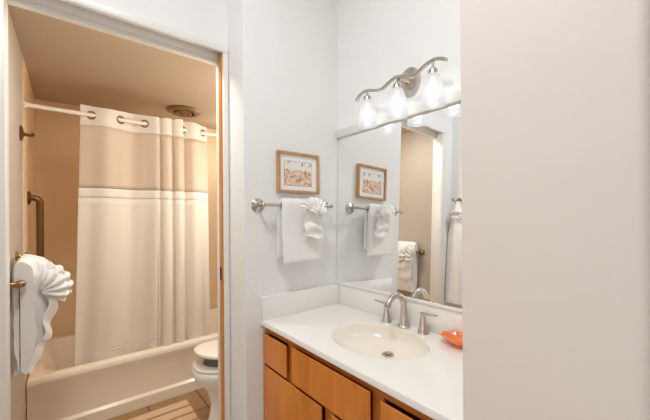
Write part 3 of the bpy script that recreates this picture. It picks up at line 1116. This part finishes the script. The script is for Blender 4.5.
# ------------------------------------------------------------------ vanity light
VL = thing('vanity_light', 'wavy nickel vanity light with three frosted shades above the mirror', 'light', (0.505, 0.0, 1.88))
bm = NB()
n = 40
rings = []
for (s, d) in ((1.0, 0.0), (1.0, 0.010), (0.92, 0.018), (0.55, 0.024), (0.2, 0.027)):
    rings.append([Vector((0.500 + 0.052 * s * math.cos(2 * PI * k / n), -d, 1.886 + 0.066 * s * math.sin(2 * PI * k / n))) for k in range(n)])
loft(bm, rings)
obj('backplate', bm, M['nickel'], VL)
bm = NB()
tube(bm, [(0.490, -0.02, 1.880), (0.490, -0.045, 1.880), (0.490, -0.074, 1.888)], 0.010, 12)
obj('mount_arm', bm, M['nickel'], VL)
WAVE = [(0.230, 1.862), (0.252, 1.883), (0.289, 1.893), (0.325, 1.887), (0.372, 1.871), (0.405, 1.872), (0.440, 1.886), (0.475, 1.896), (0.510, 1.889),
        (0.542, 1.876), (0.572, 1.868), (0.608, 1.884), (0.638, 1.896), (0.668, 1.900), (0.696, 1.893), (0.720, 1.879)]
bm = NB()
tube(bm, spline([(x, -0.078, z) for x, z in WAVE], 5), 0.0085, 12, flat=(0.8, 1.2))
obj('wavy_bar', bm, M['nickel'], VL)
for (lx, ly) in LAMPS:
    zt = {0: 1.890, 1: 1.892, 2: 1.896}[LAMPS.index((lx, ly))]
    bm = NB()
    lathe(bm, [(0.005, zt), (0.005, 1.868), (0.016, 1.864), (0.019, 1.858), (0.019, 1.836), (0.016, 1.832)], (lx, ly, 0), 24)
    so = obj('socket_cup', bm, M['nickel'], VL)
    bm = NB()
    P = [(0.018, 1.846), (0.024, 1.842), (0.029, 1.832), (0.035, 1.811), (0.040, 1.786), (0.044, 1.760), (0.047, 1.736), (0.0475, 1.719)]
    P2 = [(r - 0.0035, z) for r, z in P[::-1]]
    lathe(bm, P + P2, (lx, ly, 0), 32, cap=False)
    sh = obj('shade', bm, M['shade'], VL, label='glowing frosted glass shade')
    bm = NB()
    lathe(bm, [(0.010, 1.836), (0.012, 1.81), (0.018, 1.79), (0.023, 1.772), (0.022, 1.757), (0.015, 1.746), (0.001, 1.742)], (lx, ly, 0), 20)
    obj('bulb', bm, M['bulb'], sh, label='lit bulb')

# ------------------------------------------------------------------ countertop with integral basin
CX1, CY0, CZ = 1.034, -0.500, 0.790
ct = thing('countertop', 'white vanity countertop with an oval integral sink', 'countertop', (0.517, -0.25, 0.765))
BCX, BCY, BA, BB = 0.512, -0.250, 0.212, 0.166
N = 96


def ell(sx, sy, z, cx=BCX, cy=BCY, n=N):
    return [Vector((cx + sx * math.cos(2 * PI * k / n), cy + sy * math.sin(2 * PI * k / n), z)) for k in range(n)]


bm = NB()
x0, x1, y0, y1 = 0.001, CX1, CY0, -0.0005
angs = [2 * PI * k / N for k in range(N)]
outer = []
for a in angs:
    c, s = math.cos(a) * BA, math.sin(a) * BB
    tx = ((x1 - BCX) / c) if c > 1e-9 else (((x0 - BCX) / c) if c < -1e-9 else 1e9)
    ty = ((y1 - BCY) / s) if s > 1e-9 else (((y0 - BCY) / s) if s < -1e-9 else 1e9)
    t = min(tx, ty)
    outer.append(Vector((BCX + c * t, BCY + s * t, CZ)))
for cx_, cy_ in ((x0, y0), (x1, y0), (x0, y1), (x1, y1)):
    k = min(range(N), key=lambda i: (outer[i] - Vector((cx_, cy_, CZ))).length)
    outer[k] = Vector((cx_, cy_, CZ))


def shrink(d, z):
    r = []
    for p in outer:
        q = p.copy()
        if abs(q.y - y0) < 1e-6: q.y += d
        q.z = z
        r.append(q)
    return r


loft(bm, [shrink(0.004, CZ - 0.026), shrink(0, CZ - 0.022), shrink(0, CZ - 0.006), shrink(0.0018, CZ - 0.0018), shrink(0.006, CZ),
          ell(BA, BB, CZ)], cap=False)
obj('slab', bm, M['counter'], ct, angle=40, recalc=True)
bm = NB()
prof = [(1.0, 0.0), (0.985, 0.003), (0.97, 0.008), (0.945, 0.018), (0.90, 0.033), (0.82, 0.049), (0.68, 0.063), (0.5, 0.0725), (0.32, 0.0775), (0.15, 0.0795), (0.02, 0.080)]
rings = []
for s, dz in prof:
    w_ = dz / 0.080
    rings.append(ell(BA * s, BB * s, CZ - dz, BCX + 0.006 * w_, BCY + 0.056 * w_))
loft(bm, rings, cap=False)
bs = obj('basin', bm, M['basin'], ct, label='oval sink basin, warm reflections in its colour', angle=80, recalc=False)
for p in bs.data.polygons:
    p.flip()
bm = NB()
DC = (BCX + 0.006, BCY + 0.056, 0)
DZ = CZ + 0.026
lathe(bm, [(0.024, DZ - 0.104), (0.024, DZ - 0.1005), (0.017, DZ - 0.1005), (0.016, DZ - 0.103)], DC, 28)
obj('drain_ring', bm, M['nickel'], bs, label='metal drain ring')
bm = NB()
lathe(bm, [(0.013, DZ - 0.1025), (0.013, DZ - 0.096), (0.009, DZ - 0.094), (0.001, DZ - 0.0935)], DC, 24)
obj('stopper', bm, M['nickel'], bs, label='metal pop-up stopper')
bm = NB()
box(bm, 0.001, CX1, -0.020, -0.0005, CZ - 0.001, CZ + 0.112, 0.003, 2)
obj('backsplash', bm, M['counter'], ct)
bm = NB()
box(bm, 0.0005, 0.020, CY0, -0.0205, CZ - 0.001, CZ + 0.112, 0.003, 2)
obj('side_splash', bm, M['counter'], ct)

# ------------------------------------------------------------------ vanity cabinet
VC = thing('vanity_cabinet', 'honey maple vanity cabinet under the white countertop', 'cabinet', (0.517, -0.24, 0.0))
FY_ = -0.473
bm = NB()
box(bm, 0.002, 0.020, FY_ + 0.018, -0.001, 0.09, 0.763)
box(bm, 1.014, 1.032, FY_ + 0.018, -0.001, 0.09, 0.763)
box(bm, 0.020, 1.014, FY_ + 0.018, -0.001, 0.09, 0.108)
box(bm, 0.020, 1.014, -0.012, -0.001, 0.108, 0.60)
box(bm, 0.002, 1.032, -0.40, -0.385, 0.0, 0.09)
obj('carcass', bm, M['woodframe'], VC)
bm = NB()
for (a, c, z0, z1) in ((0.002, 0.030, 0.09, 0.763), (1.004, 1.032, 0.09, 0.763), (0.030, 1.004, 0.730, 0.763), (0.030, 1.004, 0.09, 0.12), (0.200, 0.262, 0.12, 0.730),
                       (0.262, 1.004, 0.570, 0.60), (0.030, 0.2, 0.570, 0.60), (0.452, 0.508, 0.12, 0.57), (0.690, 0.738, 0.60, 0.73)):
    box(bm, a, c, FY_, FY_ + 0.018, z0, z1)
obj('face_frame', bm, M['woodframe'], VC)


def front(name, a, c, z0, z1, label=None):
    bm = NB()
    def rect(e, y):
        return [Vector((a + e, y, z0 + e)), Vector((c - e, y, z0 + e)), Vector((c - e, y, z1 - e)), Vector((a + e, y, z1 - e))]
    loft(bm, [rect(0.016, FY_ - 0.0005), rect(0.0005, FY_ - 0.0135), rect(0.0, FY_ - 0.0145), rect(0.0, FY_ - 0.018), rect(0.0012, FY_ - 0.0195)])   # finger-pull back bevel
    return obj(name, bm, M['wood'], VC, label=label)


front('drawer_front', 0.006, 0.212, 0.590, 0.728)
front('false_front', 0.254, 0.696, 0.590, 0.737)
front('drawer_front', 0.738, 1.028, 0.590, 0.728)
front('door', 0.006, 0.452, 0.11, 0.578)
front('door', 0.508, 0.960, 0.11, 0.578)

# ------------------------------------------------------------------ faucet
fa = thing('faucet', 'brushed nickel widespread faucet behind the oval sink', 'faucet', (0.496, -0.055, CZ))
fx, fy = 0.496, -0.058
bm = NB()
lathe(bm, [(0.026, CZ), (0.026, CZ + 0.006), (0.020, CZ + 0.012), (0.018, CZ + 0.020)], (fx, fy, 0), 28)
pts = [(fx, fy, CZ + 0.012), (fx, fy + 0.002, CZ + 0.05), (fx, fy + 0.001, CZ + 0.088)]
rad = [0.0185, 0.0165, 0.0145]
for k in range(1, 15):
    a = PI * 0.86 * k / 14
    pts.append((fx, fy - 0.053 + 0.054 * math.cos(a), CZ + 0.098 + 0.050 * math.sin(a)))
    rad.append(0.0140 - 0.0025 * k / 14)
pts.append((fx, fy - 0.108, CZ + 0.110))
rad.append(0.0115)
tube(bm, pts, rad, 18)
sp = obj('spout', bm, M['nickel'], fa)
bm = NB()
lathe(bm, [(0.0105, CZ + 0.112), (0.0118, CZ + 0.110), (0.0118, CZ + 0.105), (0.009, CZ + 0.104)], (fx, fy - 0.1085, 0), 20)
obj('aerator', bm, M['nickel'], sp)
for s, hx in ((-1, 0.398), (1, 0.594)):
    bm = NB()
    lathe(bm, [(0.024, CZ), (0.024, CZ + 0.005), (0.020, CZ + 0.011), (0.0175, CZ + 0.022), (0.014, CZ + 0.045), (0.011, CZ + 0.065), (0.0105, CZ + 0.074), (0.008, CZ + 0.080)],
          (hx, fy, 0), 26)
    h = obj('handle', bm, M['nickel'], fa)
    bm = NB()
    tube(bm, [(hx - s * 0.012, fy, CZ + 0.080), (hx, fy, CZ + 0.082), (hx + s * 0.03, fy - 0.002, CZ + 0.083), (hx + s * 0.068, fy - 0.004, CZ + 0.088)],
         [0.007, 0.010, 0.0085, 0.006], 12, flat=(0.55, 1.0))
    obj('lever', bm, M['nickel'], h)

# ------------------------------------------------------------------ orange shell dish
bm = NB()
ox, oy = 0.762, -0.070


def shell(u, v):
    a = 2 * PI * u
    r = v
    lob = 1 + 0.025 * math.cos(a * 11) * r
    lip = max(0, math.cos(a - PI)) ** 8
    R_ = 0.058 * r * lob * (1 + 0.38 * lip)
    z = CZ + 0.006 + 0.030 * r ** 2.6 + 0.003 * math.cos(a * 11) * r ** 3 - 0.010 * lip * r ** 4
    return Vector((ox + R_ * math.cos(a) * 1.05, oy + R_ * math.sin(a) * 0.92, z))


grid(bm, lambda u, v: shell(u, 0.02 + 0.98 * v), 108, 16)
bmesh.ops.remove_doubles(bm, verts=bm.verts[:], dist=1e-5)
lathe(bm, [(0.026, CZ), (0.026, CZ + 0.006)], (ox, oy, 0), 24)
obj('soap_dish', bm, M['shell'], None, 'orange fluted shell dish on the counter right of the faucet', 'dish', angle=60, solid=0.004)

# ------------------------------------------------------------------ added hall ceiling lamp, unseen fill light
hl = thing('added_ceiling_lamp', 'added round white fill lamp on the hall ceiling behind the camera', 'lamp', (1.0, -1.2, ZC))
bm = NB()
lathe(bm, [(0.001, ZC), (0.27, ZC), (0.27, ZC - 0.03), (0.26, ZC - 0.035)], (1.0, -1.2, 0), 40)
obj('base', bm, M['nickel'], hl)
bm = NB()
lathe(bm, [(0.26, ZC - 0.035), (0.24, ZC - 0.08), (0.15, ZC - 0.115), (0.001, ZC - 0.125)], (1.0, -1.2, 0), 40)
obj('glass_bowl', bm, M['hallglass'], hl)
